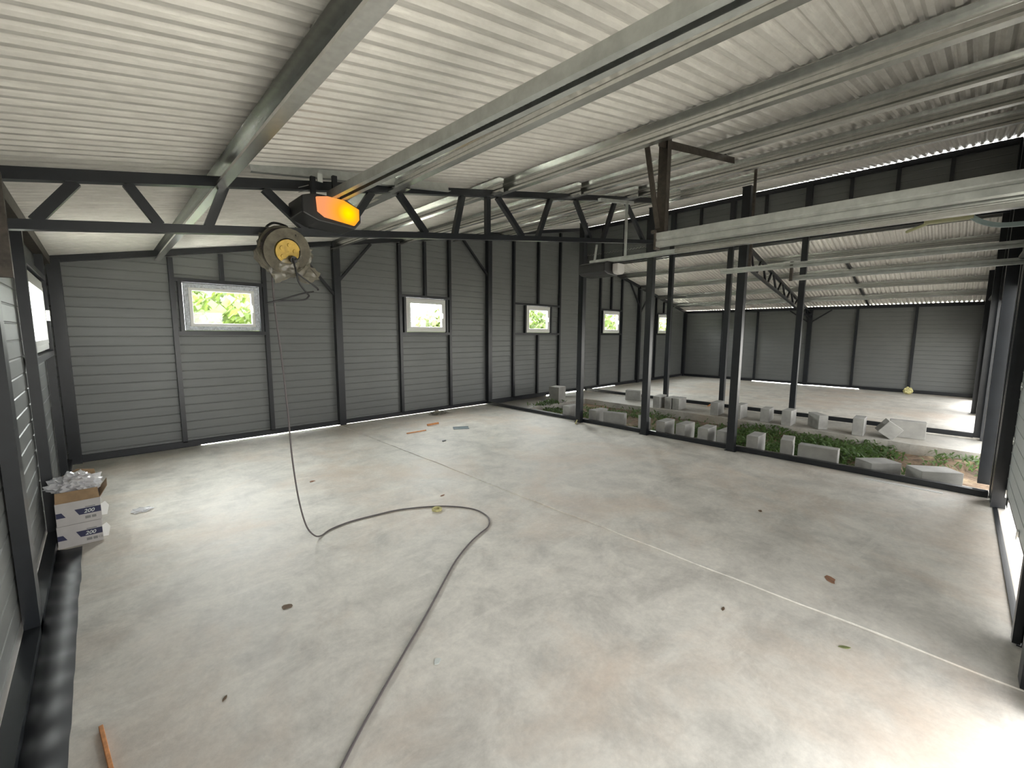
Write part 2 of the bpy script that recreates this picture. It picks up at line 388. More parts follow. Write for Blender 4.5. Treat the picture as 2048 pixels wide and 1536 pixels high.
# framing: dark steel tubes belonging to each wall
def fstud(par, name, x, y, z0, z1, s=.06, d=.06): return box_obj(name, x-s/2, x+s/2, y-d/2, y+d/2, z0, z1, 'steel', par)
def frail_x(par, name, x0, x1, z, s=.05, y=BY+.03): return box_obj(name, x0, x1, y-.03, y+.03, z-s/2, z+s/2, 'steel', par)
BYc = BY+.03
for x in (.77, 1.87, 4.13, 5.26, 7.08, 8.74, 10.56, 11.70, 13.86, 14.96):
    fstud(wall_back, 'stud', x, BYc, .07, top(x)-.09, .055)
for x in (-.3, 2.95, 6.3, CX-.08, 12.72, RX-.02):
    fstud(wall_back, 'post', x, BYc-.02, .0, top(x)-.03, .11, .10)
for (a, b), (s0, s1), mid in zip(wins, ((.77, 1.87), (4.13, 5.26), (7.08, 8.74), (10.56, 11.70), (13.86, 14.96)), (1.34, 4.68, 7.92, 11.12, 14.4)):
    frail_x(wall_back, 'window_header', s0+.028, s1-.028, WZ1+.035); frail_x(wall_back, 'window_sill_rail', s0+.028, s1-.028, WZ0-.035)
    fstud(wall_back, 'short_stud', mid, BYc, WZ1+.06, top(mid)-.09, .05)
    fstud(wall_back, 'jamb', a-.03, BYc, WZ0-.01, WZ1+.01, .045); fstud(wall_back, 'jamb', b+.03, BYc, WZ0-.01, WZ1+.01, .045)
fstud(wall_back, 'short_stud', 7.92, BYc, .07, WZ0-.06, .05)
bar_obj('top_rail', (LX, BYc, rl(LX)-.03), (CX, BYc, rl(CX)-.03), .06, .076, 'steel', wall_back)
bar_obj('top_rail', (CX, BYc, rr(CX)-.03), (RX, BYc, rr(RX)-.03), .06, .076, 'steel', wall_back)
box_obj('bottom_rail', LX, CX-.14, BY, BY+.06, .014, .085, 'steel', wall_back)
box_obj('bottom_rail', CX-.02, RX, BY, BY+.06, .014, .085, 'steel', wall_back)
for x, dx in ((2.95, -.62), (2.95, .62), (6.3, -.72), (12.72, -.6), (12.72, .6)):
    zt = top(x+dx)-.08
    bar_obj('knee_brace', (x, BYc-.03, zt-.72), (x+dx, BYc-.03, zt), .04, .04, 'steel', wall_back)
# closing flashing under the dark corner and the closed stretches of the bottom gap
for a, b in ((LX-.06, .95), (6.35, 8.3), (11.5, RX)):
    box_obj('base_flashing', a, b, BY+.055, BY+.065, -.1, .05, 'steel', wall_back)
# left wall framing
LXc = LX-.03
def lstud(y, z0=.05, z1=2.36, s=.06): return box_obj('stud', LX-.06, LX, y-s/2, y+s/2, z0, z1, 'steel', wall_left)
lstud(4.73); lstud(6.42); lstud(1.7); lstud(.4)
box_obj('post', LX-.06, LX, 3.20, 3.32, 0.01, 2.44, 'steel', wall_left)
box_obj('gusset', LX-.04, LX+.055, 3.28, 3.32, 1.86, 2.36, 'rust', wall_left)
box_obj('top_rail', LX-.06, LX+.01, FY, BY, 2.35, 2.446, 'rust', wall_left)
box_obj('bottom_rail', LX-.06, LX, FY, BY, .01, .07, 'steel', wall_left)
box_obj('window_sill_rail', LX-.06, LX, 4.76, 6.39, 1.35, 1.40, 'steel', wall_left)
box_obj('window_header', LX-.06, LX, 4.76, 6.39, 2.09, 2.14, 'steel', wall_left)
# right wall framing
RXc = RX+.03
for y in (5.96, 4.84, 2.19, .92): box_obj('stud', RX, RX+.06, y-.03, y+.03, .07, 2.36, 'steel', wall_right)
box_obj('post', RX-.03, RX+.06, 3.29, 3.41, 0.01, 2.37, 'steel', wall_right)
box_obj('top_rail', RX, RX+.06, FY, BY, 2.35, 2.443, 'steel', wall_right)
box_obj('bottom_rail', RX, RX+.06, FY, BY, .018, .09, 'steel', wall_right)
for dy in (-.55, .55): bar_obj('knee_brace', (RX, 3.35, 1.95), (RX, 3.35+dy, 2.34), .04, .04, 'steel', wall_right)
for a, b in ((4.9, BY), (FY, 2.0)): box_obj('base_flashing', RX+.055, RX+.065, a, b, -.1, .05, 'steel', wall_right)
# clerestory framing
for y in (6.8, 6.15, 5.5, 4.23, 2.94, 1.59, .97, .34): box_obj('stud', CX+.01, CX+.06, y-.025, y+.025, 3.48, 4.36, 'steel', clr)
box_obj('top_rail', CX, CX+.065, FY, BY-.02, 4.35, rl(CX)+.008, 'steel', clr)
box_obj('bottom_rail', CX-.02, CX+.06, FY, BY-.02, 3.40, 3.50, 'steel', clr)
# front wall framing
FYc = FY-.03
for x in (2.95, 6.1, 6.35, CX-.1, RX-.05): box_obj('post', x-.05, x+.05, FY-.065, FY+.03, 0 if x < 6.2 or x > CX else -.012, top(x)-.05, 'steel', wall_front)
for x in (6.9, CX+.1, 12.9): box_obj('post', x-.05, x+.05, FY-.06, FY+.10, -.012 if x < CX else 0, top(x)-.2, 'steel', wall_front)  # deeper posts added to screen the bright front openings from the camera
for x in (7.3, 8.5): box_obj('stud', x-.03, x+.03, FY-.06, FY, DH+.05, top(x)-.09, 'steel', wall_front)
for d in (D1, D2, D3, D4):
    box_obj('door_header', d[0]-.08, d[1]+.08, FY-.06, FY, DH+.0, DH+.08, 'steel', wall_front)
    for x in (d[0]-.04, d[1]+.04): box_obj('door_jamb', x-.035, x+.035, FY-.06, FY, .01, DH+.0, 'steel', wall_front)
bar_obj('top_rail', (LX, FYc, rl(LX)-.04), (CX, FYc, rl(CX)-.04), .06, .096, 'steel', wall_front)
bar_obj('top_rail', (CX, FYc, rr(CX)-.04), (RX, FYc, rr(RX)-.04), .06, .096, 'steel', wall_front)
bar_obj('mid_rail', (6.4, FYc, 2.5), (CX-.15, FYc, 2.5), .06, .08, 'steel', wall_front)
box_obj('bottom_rail', 6.4, CX-.15, FY-.06, FY, DH-.03, DH+.05, 'steel', wall_front)

# ------------------------------------------------------------------ windows
def window(n, a0, a1, z0, z1, axis='x', at=BY+.02, film=False, sgn=1):
    """frame / sash / pane; sgn: outward direction along the normal"""
    e = bpy.data.objects.new('window_%d' % n, None); C.objects.link(e); struct(e)
    def B(bm, u0, u1, d0, d1, w0, w1):
        lo, hi = sorted((at+sgn*d0, at+sgn*d1))
        if axis == 'x': bx(bm, u0, u1, lo, hi, w0, w1)
        else: bx(bm, lo, hi, u0, u1, w0, w1)
    def ring(name, i, t, d0, d1, mat):
        bm = bmesh.new(); A0, A1, Z0, Z1 = a0+i, a1-i, z0+i, z1-i
        B(bm, A0, A1, d0, d1, Z0, Z0+t); B(bm, A0, A1, d0, d1, Z1-t, Z1); B(bm, A0, A0+t, d0, d1, Z0+t, Z1-t); B(bm, A1-t, A1, d0, d1, Z0+t, Z1-t)
        return obj(name, bm, mat, e, bevel=.003)
    ring('window_frame', .002, .055, 0, .07, 'film' if film else 'white')
    s = ring('sash', .058, .04, -.006, .05, 'white')
    bm = bmesh.new(); i = .09; B(bm, a0+i, a1-i, .02, .024, z0+i, z1-i); obj('pane', bm, 'glass', e)
    bm = bmesh.new(); B(bm, a1-.088, a1-.070, -.035, -.004, (z0+z1)/2-.05, (z0+z1)/2+.05); obj('window_handle', bm, 'white', s)
for k, (a, b) in enumerate(wins): window(k+1, a, b, WZ0, WZ1, film=(k == 0))
window(6, LWY0, LWY1, LWZ0, LWZ1, 'y', LX-.02, sgn=-1)

# ------------------------------------------------------------------ free-standing posts, sill beams, trusses
for y, txt in ((4.66, 'leftmost dark steel post standing on the near sill beam beside two blocks'), (3.37, 'dark steel post on the near sill beam where the long roof truss ends'), (2.07, 'tallest looking dark steel post on the near sill beam, in front of the right truss')):
    t = thing('steel_post', txt, 'post', (6.16, y, 0), group='posts along the near sill beam')
    box_obj('shaft', -.045, .045, -.05, .05, .012, 3.46, 'steel', t, .004); box_obj('base_plate', -.05, .07, -.07, .07, .009, .016, 'steel', t)
    box_obj('cap_plate', -.05, .05, -.055, .055, 3.46, 3.47, 'steel', t)
for y, txt in ((4.82, 'slim dark post under the clerestory, nearest the back window wall'), (3.53, 'slim dark clerestory post seen just left of the tallest near post'), (2.2, 'slim dark clerestory post standing in front of the far grey wall')):
    t = thing('clerestory_post', txt, 'post', (CX-.05, y, 0), group='tall posts under the clerestory')
    box_obj('shaft', -.045, .045, -.05, .05, .0, 4.33, 'steel', t, .004); box_obj('base_plate', -.08, .08, -.07, .07, -.01, .008, 'steel', t)
tag(box_obj('sill_beam', 6.2, 6.27, FY+.04, BY-.04, .008, .07, 'steel', bevel=.004), 'long dark steel sill beam at the edge of the near floor slab', 'beam', 'sill beams along the open soil strip')
tag(box_obj('sill_beam', CX+.0, CX+.07, FY+.1, BY-.05, .0, .07, 'steel', bevel=.004), 'long dark steel sill beam beyond the soil strip at the far floor slab', 'beam', 'sill beams along the open soil strip')
tag(box_obj('metal_strip', 6.03, 6.07, .0, .62, .008, .014, 'white'), 'thin pale strip lying against the near sill beam', 'strip')

YT = 3.35
t = thing('roof_truss', 'long dark lattice roof truss crossing the near hall below the purlins', 'truss', (0, YT, 0))
tz = lambda x: 2.358+.186*(x-LX); bz = lambda x: 2.118+.131*(x-LX)
bar_obj('top_chord', (LX+.03, 0, tz(LX+.03)), (6.11, 0, tz(6.11)), .06, .06, 'steel', t); bar_obj('bottom_chord', (LX+.03, 0, bz(LX+.03)), (6.11, 0, bz(6.11)), .06, .05, 'steel', t)
for a, b, in ((-.02, -.185), (.19, .32), (.66, .56), (.89, 1.15), (1.66, 1.44), (1.9, 2.16), (2.56, 2.47), (2.87, 2.87), (3.0, 3.36), (3.8, 3.6), (4.25, 4.56), (5.09, 4.84), (5.35, 5.85)):
    bar_obj('web_bar', (a, 0, tz(a)-.03), (b, 0, bz(b)+.02), .05, .045, 'steel', t, upv=(0, 1, 0))
t = thing('roof_truss', 'dark lattice truss under the far lower roof slope behind the posts', 'truss', (0, YT, 0))
tz2 = lambda x: rr(x)-.17; bz2 = lambda x: 2.24+.155*(RX-x)-.02
bar_obj('top_chord', (CX+.1, 0, tz2(CX+.1)), (RX-.05, 0, tz2(RX)), .06, .06, 'steel', t); bar_obj('bottom_chord', (CX+.1, 0, bz2(CX+.1)-.1), (RX-.05, 0, bz2(RX)-.12), .06, .05, 'steel', t)
n = 14
for k in range(n):
    x0 = CX+.2+(RX-CX-.4)*k/n; x1 = CX+.2+(RX-CX-.4)*(k+.62)/n
    a, b = (x0, x1) if k % 2 else (x1, x0)
    bar_obj('web_bar', (a, 0, tz2(a)-.02), (b, 0, bz2(b)-.1), .045, .04, 'steel', t, upv=(0, 1, 0))

# ------------------------------------------------------------------ purlins
PROF = [(.055, 0), (0, 0), (0, -.042), (.012, -.052), (.012, -.078), (0, -.088), (0, -.128), (.055, -.128), (.055, -.112)]
def purlin(x, y0, y1, f, label, group, sgn=-1):
    bm = bmesh.new(); sweep(bm, [(sgn*a, b) for a, b in PROF], (x, y0, f(x)-(.010 if f is rl else 0)), (x, y1, f(x)-(.010 if f is rl else 0)))
    return tag(obj('purlin', bm, 'galv', solid=.003), label, 'purlin', group)
names = ['first', 'second', 'third', 'fourth', 'fifth', 'sixth']
for k, x in enumerate((.66, 1.84, 3.02, 4.22, 5.5, 6.85)):
    xf = (.66, 1.85, 2.87, 4.08, 5.32, 6.54)[k]
    if k == 0:
        purlin(x, FY+.02, BY-.02, rl, 'galvanised purlin nearest the left wall, running the full depth above the truss', 'purlins under the left roof'); continue
    purlin(x, FY+.02, 3.55, rl, '%s galvanised purlin from the left wall, front length between camera and truss' % names[k], 'purlins under the left roof')
    purlin(xf+.06, 3.18, BY-.02, rl, '%s galvanised purlin from the left wall, back length between truss and window wall' % names[k], 'purlins under the left roof')
for k, x in enumerate((10.4, 11.5, 12.7, 13.9, 15.0)):
    purlin(x, FY+.02, BY-.02, rr, '%s galvanised purlin down the far lower roof slope, counting from the clerestory' % names[k], 'purlins under the far roof', -1)
# galvanised strip along the truss
bm = bmesh.new(); a = Vector((.8, 3.29, 2.66)); b = Vector((2.36, 3.29, 2.88))
bar(bm, a, b, .004, .07); bar(bm, a+Vector((0, -.02, -.036)), b+Vector((0, -.02, -.036)), .045, .003)
tag(obj('galvanised_strip', bm, 'galv_dull'), 'galvanised angle strip fixed across the truss above the lit opener', 'strip')

# ------------------------------------------------------------------ garage door openers
def rail(parent, x, y0, y1, z, drop=0, k=1.0):
    bm = bmesh.new(); sweep(bm, [(a*k, b*k) for a, b in ((-.012, -.03), (-.035, -.03), (-.035, .012), (.035, .012), (.035, -.03), (.012, -.03))], (x, y0, z-drop), (x, y1, z)); r = obj('rail', bm, 'galv_dull', parent, solid=.003)
    bm = bmesh.new(); zf = lambda y: z-drop*(y1-y)/(y1-y0); bar(bm, (x, y0+.02, zf(y0+.02)-.016), (x, y1, z-.016), .016, .008)
    n = int((y1-y0)/.03)
    for i in range(n): q = y0+.02+i*.03; bx(bm, x-.008, x+.008, q, q+.012, zf(q)-.026, zf(q)-.018)
    obj('drive_belt', bm, 'black', r)
t = thing('garage_door_opener', 'black garage door opener with amber light glowing, hung in front of the truss', 'opener', (1.04, 3.06, 2.30))
X0 = 1.04; Y0 = 3.06; Z0 = 2.30
bm = bmesh.new()
out = [(.02, .20), (.10, .235), (.28, .24), (.40, .17), (.40, .07), (.35, .01), (.12, .035), (.06, .06)]
def prism(bm, pts, y0, y1):
    A = [bm.verts.new((x, y0, z)) for x, z in pts]; B = [bm.verts.new((x, y1, z)) for x, z in pts]
    bm.faces.new(A); bm.faces.new(B[::-1])
    for i in range(len(pts)): bm.faces.new((A[i], B[i], B[(i+1) % len(pts)], A[(i+1) % len(pts)]))
prism(bm, [(.0, .195), (.08, .222), (.29, .225), (.40, .172), (.40, .082), (.355, .03), (.1, .045), (.0, .085)], .02, .30)
obj('housing', bm, 'black', t, bevel=.008)
bm = bmesh.new(); prism(bm, [(.088, .196), (.16, .212), (.27, .208), (.378, .165), (.378, .095), (.345, .052), (.14, .075), (.094, .105)], .0, .02); obj('lamp_cover', bm, 'lens', t)
bm = bmesh.new()
for i in range(5): bar(bm, (.0+i*.012, .06, .21+i*.006), (.0+i*.012, .06, .245+i*.006), .003, .003)
bar(bm, (-.005, .06, .245), (.06, .06, .275), .004, .004, (0, 1, 0)); bar(bm, (-.005, .06, .215), (.055, .06, .24), .004, .004, (0, 1, 0)); obj('cable_clip', bm, 'greyprint', t)
box_obj('hanging_bracket', .10, .13, .12, .15, .24, .36, 'steel', t); box_obj('hanging_bracket', .25, .28, .12, .15, .24, .40, 'steel', t)
bm = bmesh.new(); bx(bm, .14, .175, .11, .12, .33, .385); obj('bracket_tab', bm, 'print', t)
rail(t, .24, -3.36, .1, .255, .07, 1.3)
t2 = thing('garage_door_opener', 'black garage door opener with unlit white lamp cover, hung near the posts', 'opener', (4.6, 3.0, 2.34))
bm = bmesh.new(); prism(bm, [(-.17, .10), (-.10, .125), (.12, .125), (.15, .1), (.15, -.01), (.10, -.04), (-.1, -.03), (-.17, .0)], .03, .42); obj('housing', bm, 'black', t2, bevel=.01)
bm = bmesh.new(); prism(bm, [(-.01, .105), (.14, .105), (.145, .0), (.1, -.025), (.02, -.02), (-.01, .01)], -.05, .03); obj('lamp_cover', bm, 'lens_off', t2, bevel=.012)
rail(t2, 0, -3.3, .35, .155)
bm = bmesh.new(); bar(bm, (-.02, -.15, .16), (-.02, -.15, .80), .035, .004, (1, 0, 0)); bar(bm, (-.004, -.15, .16), (-.004, -.15, .80), .004, .03, (1, 0, 0)); obj('hanging_bracket', bm, 'galv_dull', t2)
bm = bmesh.new(); bar(bm, (0, .3, .16), (0, .27, .36), .03, .004, (1, 0, 0)); obj('hanging_bracket', bm, 'galv_dull', t2)
bm = bmesh.new(); bar(bm, (-.55, -.14, .70), (.12, -.14, .80), .04, .03); obj('cross_angle', bm, 'galv_dull', t2)
bm = bmesh.new(); bx(bm, -.03, .03, -2.98, -2.72, .09, .135); bar(bm, (0, -2.75, .10), (0, -2.62, .05), .02, .025, (1, 0, 0)); cc = obj('carriage', bm, 'carr', t2, bevel=.006)
bm = bmesh.new()
pts = catmull([(0, -2.95, .12), (0, -3.02, .06), (0, -3.10, .025), (0, -3.2, .015), (0, -3.36, .01)], 5)
for p, q in zip(pts, pts[1:]): bar(bm, p, q, .03, .028, (1, 0, 0))
obj('door_arm', bm, 'armblue', cc)

# ------------------------------------------------------------------ garage door tracks
def ctrack(bm, x, y0, y1, z, h=.09, w=.05, sgn=1):
    sweep(bm, [(sgn*a, b) for a, b in ((w, h), (0, h), (0, h*.62), (.008, h*.55), (.008, h*.42), (0, h*.35), (0, 0), (w, 0), (w, .014))], (x, y0, z), (x, y1, z))
t = thing('door_track', 'wide galvanised double door track hanging from a brown steel bracket', 'track')
bm = bmesh.new(); ctrack(bm, 3.18, FY+.03, 1.72, 2.27, .10, .06); obj('upper_track', bm, 'galv_dull', t, solid=.003)
bm = bmesh.new(); ctrack(bm, 3.27, FY+.03, 1.60, 2.22, .06, .05); obj('lower_track', bm, 'galv', t, solid=.003)
bm = bmesh.new(); bx(bm, 3.175, 3.25, 1.71, 1.73, 2.25, 2.38); bx(bm, 3.165, 3.195, 1.715, 1.75, 2.37, 2.395); obj('end_stop', bm, 'rust', t, bevel=.004)
t = thing('track_hanger', 'brown bare steel hanger with a slanted strut and long roof arm', 'hanger')
bm = bmesh.new(); bx(bm, 3.24, 3.245, 1.65, 1.75, 2.38, 3.06); bx(bm, 3.19, 3.245, 1.65, 1.655, 2.38, 3.06); obj('upright', bm, 'rust', t)
bar_obj('strut', (3.22, 1.84, 3.05), (3.24, 1.73, 2.42), .04, .012, 'rust', t, upv=(1, 0, 0))
bm = bmesh.new(); bar(bm, (3.1, 1.68, 3.0), (4.36, 1.60, 3.185), .005, .055); bar(bm, (3.1, 1.70, 3.03), (4.36, 1.62, 3.21), .045, .005); obj('roof_arm', bm, 'rust', t)
bar_obj('cross_piece', (3.2, 1.60, 3.06), (3.2, 1.92, 3.06), .03, .03, 'rust', t)
t = thing('door_track', 'long galvanised door track passing in front of the right posts', 'track')
bm = bmesh.new(); ctrack(bm, 5.9, FY+.03, 2.25, 2.37, .06, .04, 1); obj('upper_track', bm, 'galv_dull', t, solid=.003)
bm = bmesh.new(); ctrack(bm, 5.96, FY+.03, 1.46, 2.23, .055, .04, 1); obj('lower_track', bm, 'galv_dull', t, solid=.003)
bm = bmesh.new(); bx(bm, 5.90, 5.94, 1.44, 1.47, 2.22, 2.44); obj('end_bracket', bm, 'rust', t)
bm = bmesh.new(); bx(bm, 5.915, 5.935, 1.9, 1.93, 2.42, rl(5.9)-.02); obj('hanging_bracket', bm, 'rust', t)

# ------------------------------------------------------------------ garage doors (raised to let extra daylight in)
def gdoor(d, label, npan=4, lift=0):
    t = thing('garage_door', label, 'garage door', ((d[0]+d[1])/2, FY-.05, 0)); W = (d[1]-d[0])/2-.006
    z = .075+lift; h = (DH-.08-(lift if npan == 4 else 0))/4
    for k in range(npan):
        bm = bmesh.new(); bx(bm, -W, W, -.035, -.0, z+k*h+.004, z+(k+1)*h-.004)
        for q in range(1, 4): bx(bm, -W, W, 0, .003, z+k*h+q*h/4-.006, z+k*h+q*h/4+.006)
        p = obj('door_panel', bm, 'doorp', t, bevel=.003)
        for hx in (-W+.1, 0, W-.1):
            bm = bmesh.new(); bx(bm, hx-.03, hx+.03, .003, .012, z+k*h-.03, z+k*h+.04); obj('hinge', bm, 'galv', p)
    for s in (-1, 1):
        bm = bmesh.new(); bx(bm, s*W-.03, s*W+.03, .055, .085, .02, DH+.15); bx(bm, s*W-.004, s*W+.004, .01, .055, .02, DH+.1); obj('vertical_track', bm, 'steel', t)
    bm = bmesh.new(); tube(bm, [(-W-.05, .1, DH+.16), (W+.05, .1, DH+.16)], .022, 10); sh = obj('spring_shaft', bm, 'steel', t, smooth=True)
    bm = bmesh.new(); bx(bm, -W, W, -.03, 0, .062+lift, .08+lift); obj('bottom_seal', bm, 'black', t)
gdoor(D2, 'pale grey sectional garage door at the right edge, light showing under it', 4, .11)
gdoor(D3, 'mostly raised grey garage door in the far hall, beside the soil strip', 1, 1.55)
gdoor(D4, 'mostly raised grey garage door in the far hall, next to the far grey wall', 1, 1.55)
# doorway 1 side cover: black ribbed sheet on the floor along the left wall
bm = bmesh.new(); prev = None; K = 260
for j in range(K+1):
    y = .9+3.5*j/K; zz = .012+.005*math.sin(y*31)+.003*noise.noise(Vector((y*9, 0, 5)))
    cur = [bm.verts.new((x, y, z)) for x, z in ((LX+.0, zz+.012), (LX+.05, zz), (-.2+.01*noise.noise(Vector((y*3, 0, 0))), zz-.002))]
    if prev:
        for q in range(2): bm.faces.new((prev[q], prev[q+1], cur[q+1], cur[q]))
    prev = cur
tag(obj('black_sheet', bm, 'blacksheet', solid=.004, smooth=True), 'rippled black sheet lying on the floor along the left wall', 'sheet')

tag(bar_obj('roof_strip', (12.2, 1.95, rr(12.2)-.012), (RX-.02, 1.95, rr(RX-.02)-.012), .05, .02, 'steel'), 'dark strip running down the far roof slope above its purlins', 'strip')
# ------------------------------------------------------------------ cable reel and cable
t = thing('cable_reel', 'dusty cable reel with yellow hub hanging in plastic below the truss', 'reel', (.96, 3.22, 2.145))
ax = Vector((.10, -1, -.28)).normalized()
def disc(bm, c, r0, r1, d0, d1, n=28, squ=1.0):
    u = ax.orthogonal().normalized(); s = ax.cross(u)
    R = [[bm.verts.new(Vector(c)+ax*d+(u*math.cos(2*PI*k/n)+s*math.sin(2*PI*k/n)*squ)*r) for k in range(n)] for r, d in ((r0, d0), (r1, d0), (r1, d1), (r0, d1))]
    for a, b in ((0, 1), (1, 2), (2, 3), (3, 0)):
        for k in range(n): bm.faces.new((R[a][k], R[a][(k+1) % n], R[b][(k+1) % n], R[b][k]))
bm = bmesh.new(); disc(bm, (0, 0, 0), .03, .155, -.05, -.035); disc(bm, (0, 0, 0), .085, .15, .035, .045); obj('flange', bm, 'dusty', t, smooth=False)
bm = bmesh.new()
for i in range(4):
    u = ax.orthogonal().normalized(); s = ax.cross(u); r = .10+.012*i
    for lay in (-.025, 0, .025):
        pts = [ax*lay+(u*math.cos(2*PI*k/32)+s*math.sin(2*PI*k/32))*r for k in range(33)]; tube(bm, pts, .008, 6)
obj('wound_cable', bm, 'cable', t, smooth=True)
bm = bmesh.new(); disc(bm, (0, 0, 0), .001, .078, .03, .052); 
for k in range(5):
    u = ax.orthogonal().normalized(); s = ax.cross(u); c = (u*math.cos(k*1.257)+s*math.sin(k*1.257))*.045
    disc(bm, c, .001, .014, .052, .06, 10)
h = obj('hub', bm, 'yellow', t, bevel=.002)
bm = bmesh.new(); disc(bm, (.022, 0, -.045), .001, .023, .055, .085, 12); obj('socket', bm, 'black', h)
def crumple(name, c, rad, mat, parent, seed, amp=.3, sub=4, flat=None):
    bm = bmesh.new(); bmesh.ops.create_icosphere(bm, subdivisions=sub, radius=1)
    for v in bm.verts:
        p = v.co.copy(); f = 1+amp*noise.noise(p*2.3+Vector((seed, 0, 0)))+amp*.6*(abs(noise.noise(p*5.5+Vector((0, seed, 0))))*2-.5)+amp*.25*noise.noise(p*13)
        v.co = Vector((p.x*rad[0]*f, p.y*rad[1]*f, p.z*rad[2]*f))+Vector(c)
        if flat is not None and v.co.z < flat: v.co.z = flat+(v.co.z-flat)*.05
    return obj(name, bm, mat, parent)
crumple('plastic_wrap', (.0, .03, -.02), (.165, .07, .17), 'dustbag', t, 3, .22)
crumple('plastic_tail', (.135, .0, -.15), (.07, .04, .06), 'dustbag', t, 8, .4, 3)
bm = bmesh.new()
for pts in ([(.02, -.08, -.05), (.03, -.1, -.13), (.05, -.1, -.22), (.11, -.1, -.30)], [(.03, -.1, -.15), (.10, -.1, -.20), (.165, -.1, -.245), (.17, -.1, -.26)], [(.11, -.1, -.30), (.07, -.1, -.33), (-.08, -.1, -.345), (-.16, -.1, -.365)], [(.14, -.1, -.27), (.06, -.1, -.29), (-.05, -.1, -.33), (-.15, -.1, -.362)]):
    tube(bm, catmull(pts, 5), .0055, 6)
obj('loose_lead', bm, 'black', t, smooth=True)
bm = bmesh.new(); tube(bm, catmull([(.02, .02, .13), (.05, .10, .18), (-.02, .14, .20), (-.08, .10, .15), (-.05, .0, .13)], 6), .008, 6); tube(bm, catmull([(.05, -.07, .10), (.085, -.03, .03), (.06, -.09, -.05), (.03, -.1, -.07)], 6), .004, 6); obj('hanging_loop', bm, 'black', t, smooth=True)
path = [(.885, 3.28, 2.06), (.90, 3.30, 1.75), (.925, 3.30, 1.4), (.945, 3.3, 1.0), (.955, 3.3, .7), (.985, 3.31, .38), (1.03, 3.32, .15), (1.09, 3.34, .04), (1.15, 3.36, .0068), (1.25, 3.42, .0068), (1.42, 3.45, .0068), (1.64, 3.43, .0068), (1.86, 3.385, .0068), (2.12, 3.24, .0068), (2.27, 3.09, .0068), (2.35, 2.93, .0068), (2.35, 2.79, .0068), (2.31, 2.68, .0068), (2.21, 2.58, .0068), (2.08, 2.53, .0068), (1.94, 2.47, .0068), (1.76, 2.37, .0068), (1.6, 2.26, .0068), (1.23, 1.975, .0068), (.95, 1.77, .0068), (.7, 1.585, .0068), (.52, 1.44, .0068), (.25, 1.2, .0068), (.1, .9, .0068)]
bm = bmesh.new(); tube(bm, catmull(path, 6), .0058, 8)
tag(obj('power_cable', bm, 'cable', smooth=True), 'grey brown power cable hanging down and looping across the concrete floor', 'cable')

# ------------------------------------------------------------------ concrete blocks
BL, BW, BH = .355, .145, .245
bm = bmesh.new(); bx(bm, -BL/2, BL/2, -BW/2, BW/2, 0, BH)
proto = obj('concrete_block', bm, 'blocks', bevel=.006)
used = [False]
def block(x, y, rz, label, group, z=.0, rot=None, scale=(1, 1, 1)):
    o = proto
    if used[0]: o = proto.copy(); C.objects.link(o)
    used[0] = True
    o.location = (x, y, z); o.rotation_euler = rot if rot else (0, 0, rz); o.scale = scale
    tag(o, label, 'block', group)
    return o
NG, FG = 'concrete blocks standing along the near sill', 'concrete blocks standing along the far footing'
nx = 6.285+BL/2; zb = -.012
block(nx, 5.08, .02, 'concrete block on the near footing just left of the leftmost near post', NG, zb)
block(nx+.01, 4.47, -.03, 'concrete block on the near footing just right of the leftmost near post', NG, zb, scale=(1, 1.1, 1))
block(6.415, 4.08, PI/2+.22, 'broad concrete block turned lengthwise between the leftmost and middle near posts', NG, zb, scale=(1.05, 1, 1))
block(6.47, 3.55, .75, 'skewed concrete block peeking out right behind the middle near post', NG, zb, scale=(.7, 1, 1))
block(nx-.02, 3.165, .02, 'concrete block first clear of the middle near post, crosswise on the near footing', NG, zb)
block(nx, 2.85, .0, 'concrete block second to the right of the middle near post, warm grey end', NG, zb)
block(nx-.02, 2.51, .03, 'concrete block third to the right of the middle near post', NG, zb)
block(nx-.01, 2.235, -.03, 'concrete block half hidden behind the tallest near post', NG, zb)
block(nx-.01, 1.85, .02, 'concrete block first to the right of the tallest near post', NG, zb)
block(nx-.0, 1.475, .16, 'narrow looking concrete block left of the long lengthwise block by the grass', NG, zb, scale=(1, .95, 1.05))
block(6.37, 1.12, PI/2+.02, 'long concrete block set lengthwise on the near footing beside the grass', NG, zb, scale=(1.15, 1, .95))
block(6.50, .56, .55, 'concrete block lying flat and skewed left of the front corner of the footing', NG, zb, rot=(0, 0, -.75), scale=(1, 1.6, .6))
block(6.54, .09, .2, 'flat lying concrete block nearest the front corner, beside sunlit soil', NG, zb, rot=(0, 0, -.95), scale=(1.1, 1.7, .6))
block(7.75, 6.52, .12, 'tall upright concrete block standing alone near the back window wall', 'upright concrete block', -.015, scale=(.85, 1.9, 1.5))
fx = 8.76+BL/2
block(9.30, 5.42, PI/2+.3, 'concrete block set lengthwise on the far footing, nearest the back window wall', FG, zb)
block(fx-.06, 4.52, .12, 'concrete block on the far footing seen just right of the middle near post', FG, zb, scale=(1.2, 1, 1.06))
block(fx, 4.27, -.05, 'left one of two touching concrete blocks on the far footing', FG, zb)
block(fx+.02, 4.11, .0, 'right one of two touching concrete blocks on the far footing', FG, zb)
block(fx, 3.31, .05, 'concrete block on the far footing left of the tallest near post', FG, zb, scale=(1.1, 1, 1.05))
block(fx-.05, 2.86, .0, 'concrete block with dark shaded side right of the tallest near post, far footing', FG, zb, scale=(1.1, .9, 1.1))
block(fx, 2.41, .05, 'concrete block on the far footing, left of the rightmost clerestory post', FG, zb)
block(fx-.06, 2.04, .0, 'concrete block in front of the rightmost clerestory post foot', FG, zb, scale=(1, 1, 1.1))
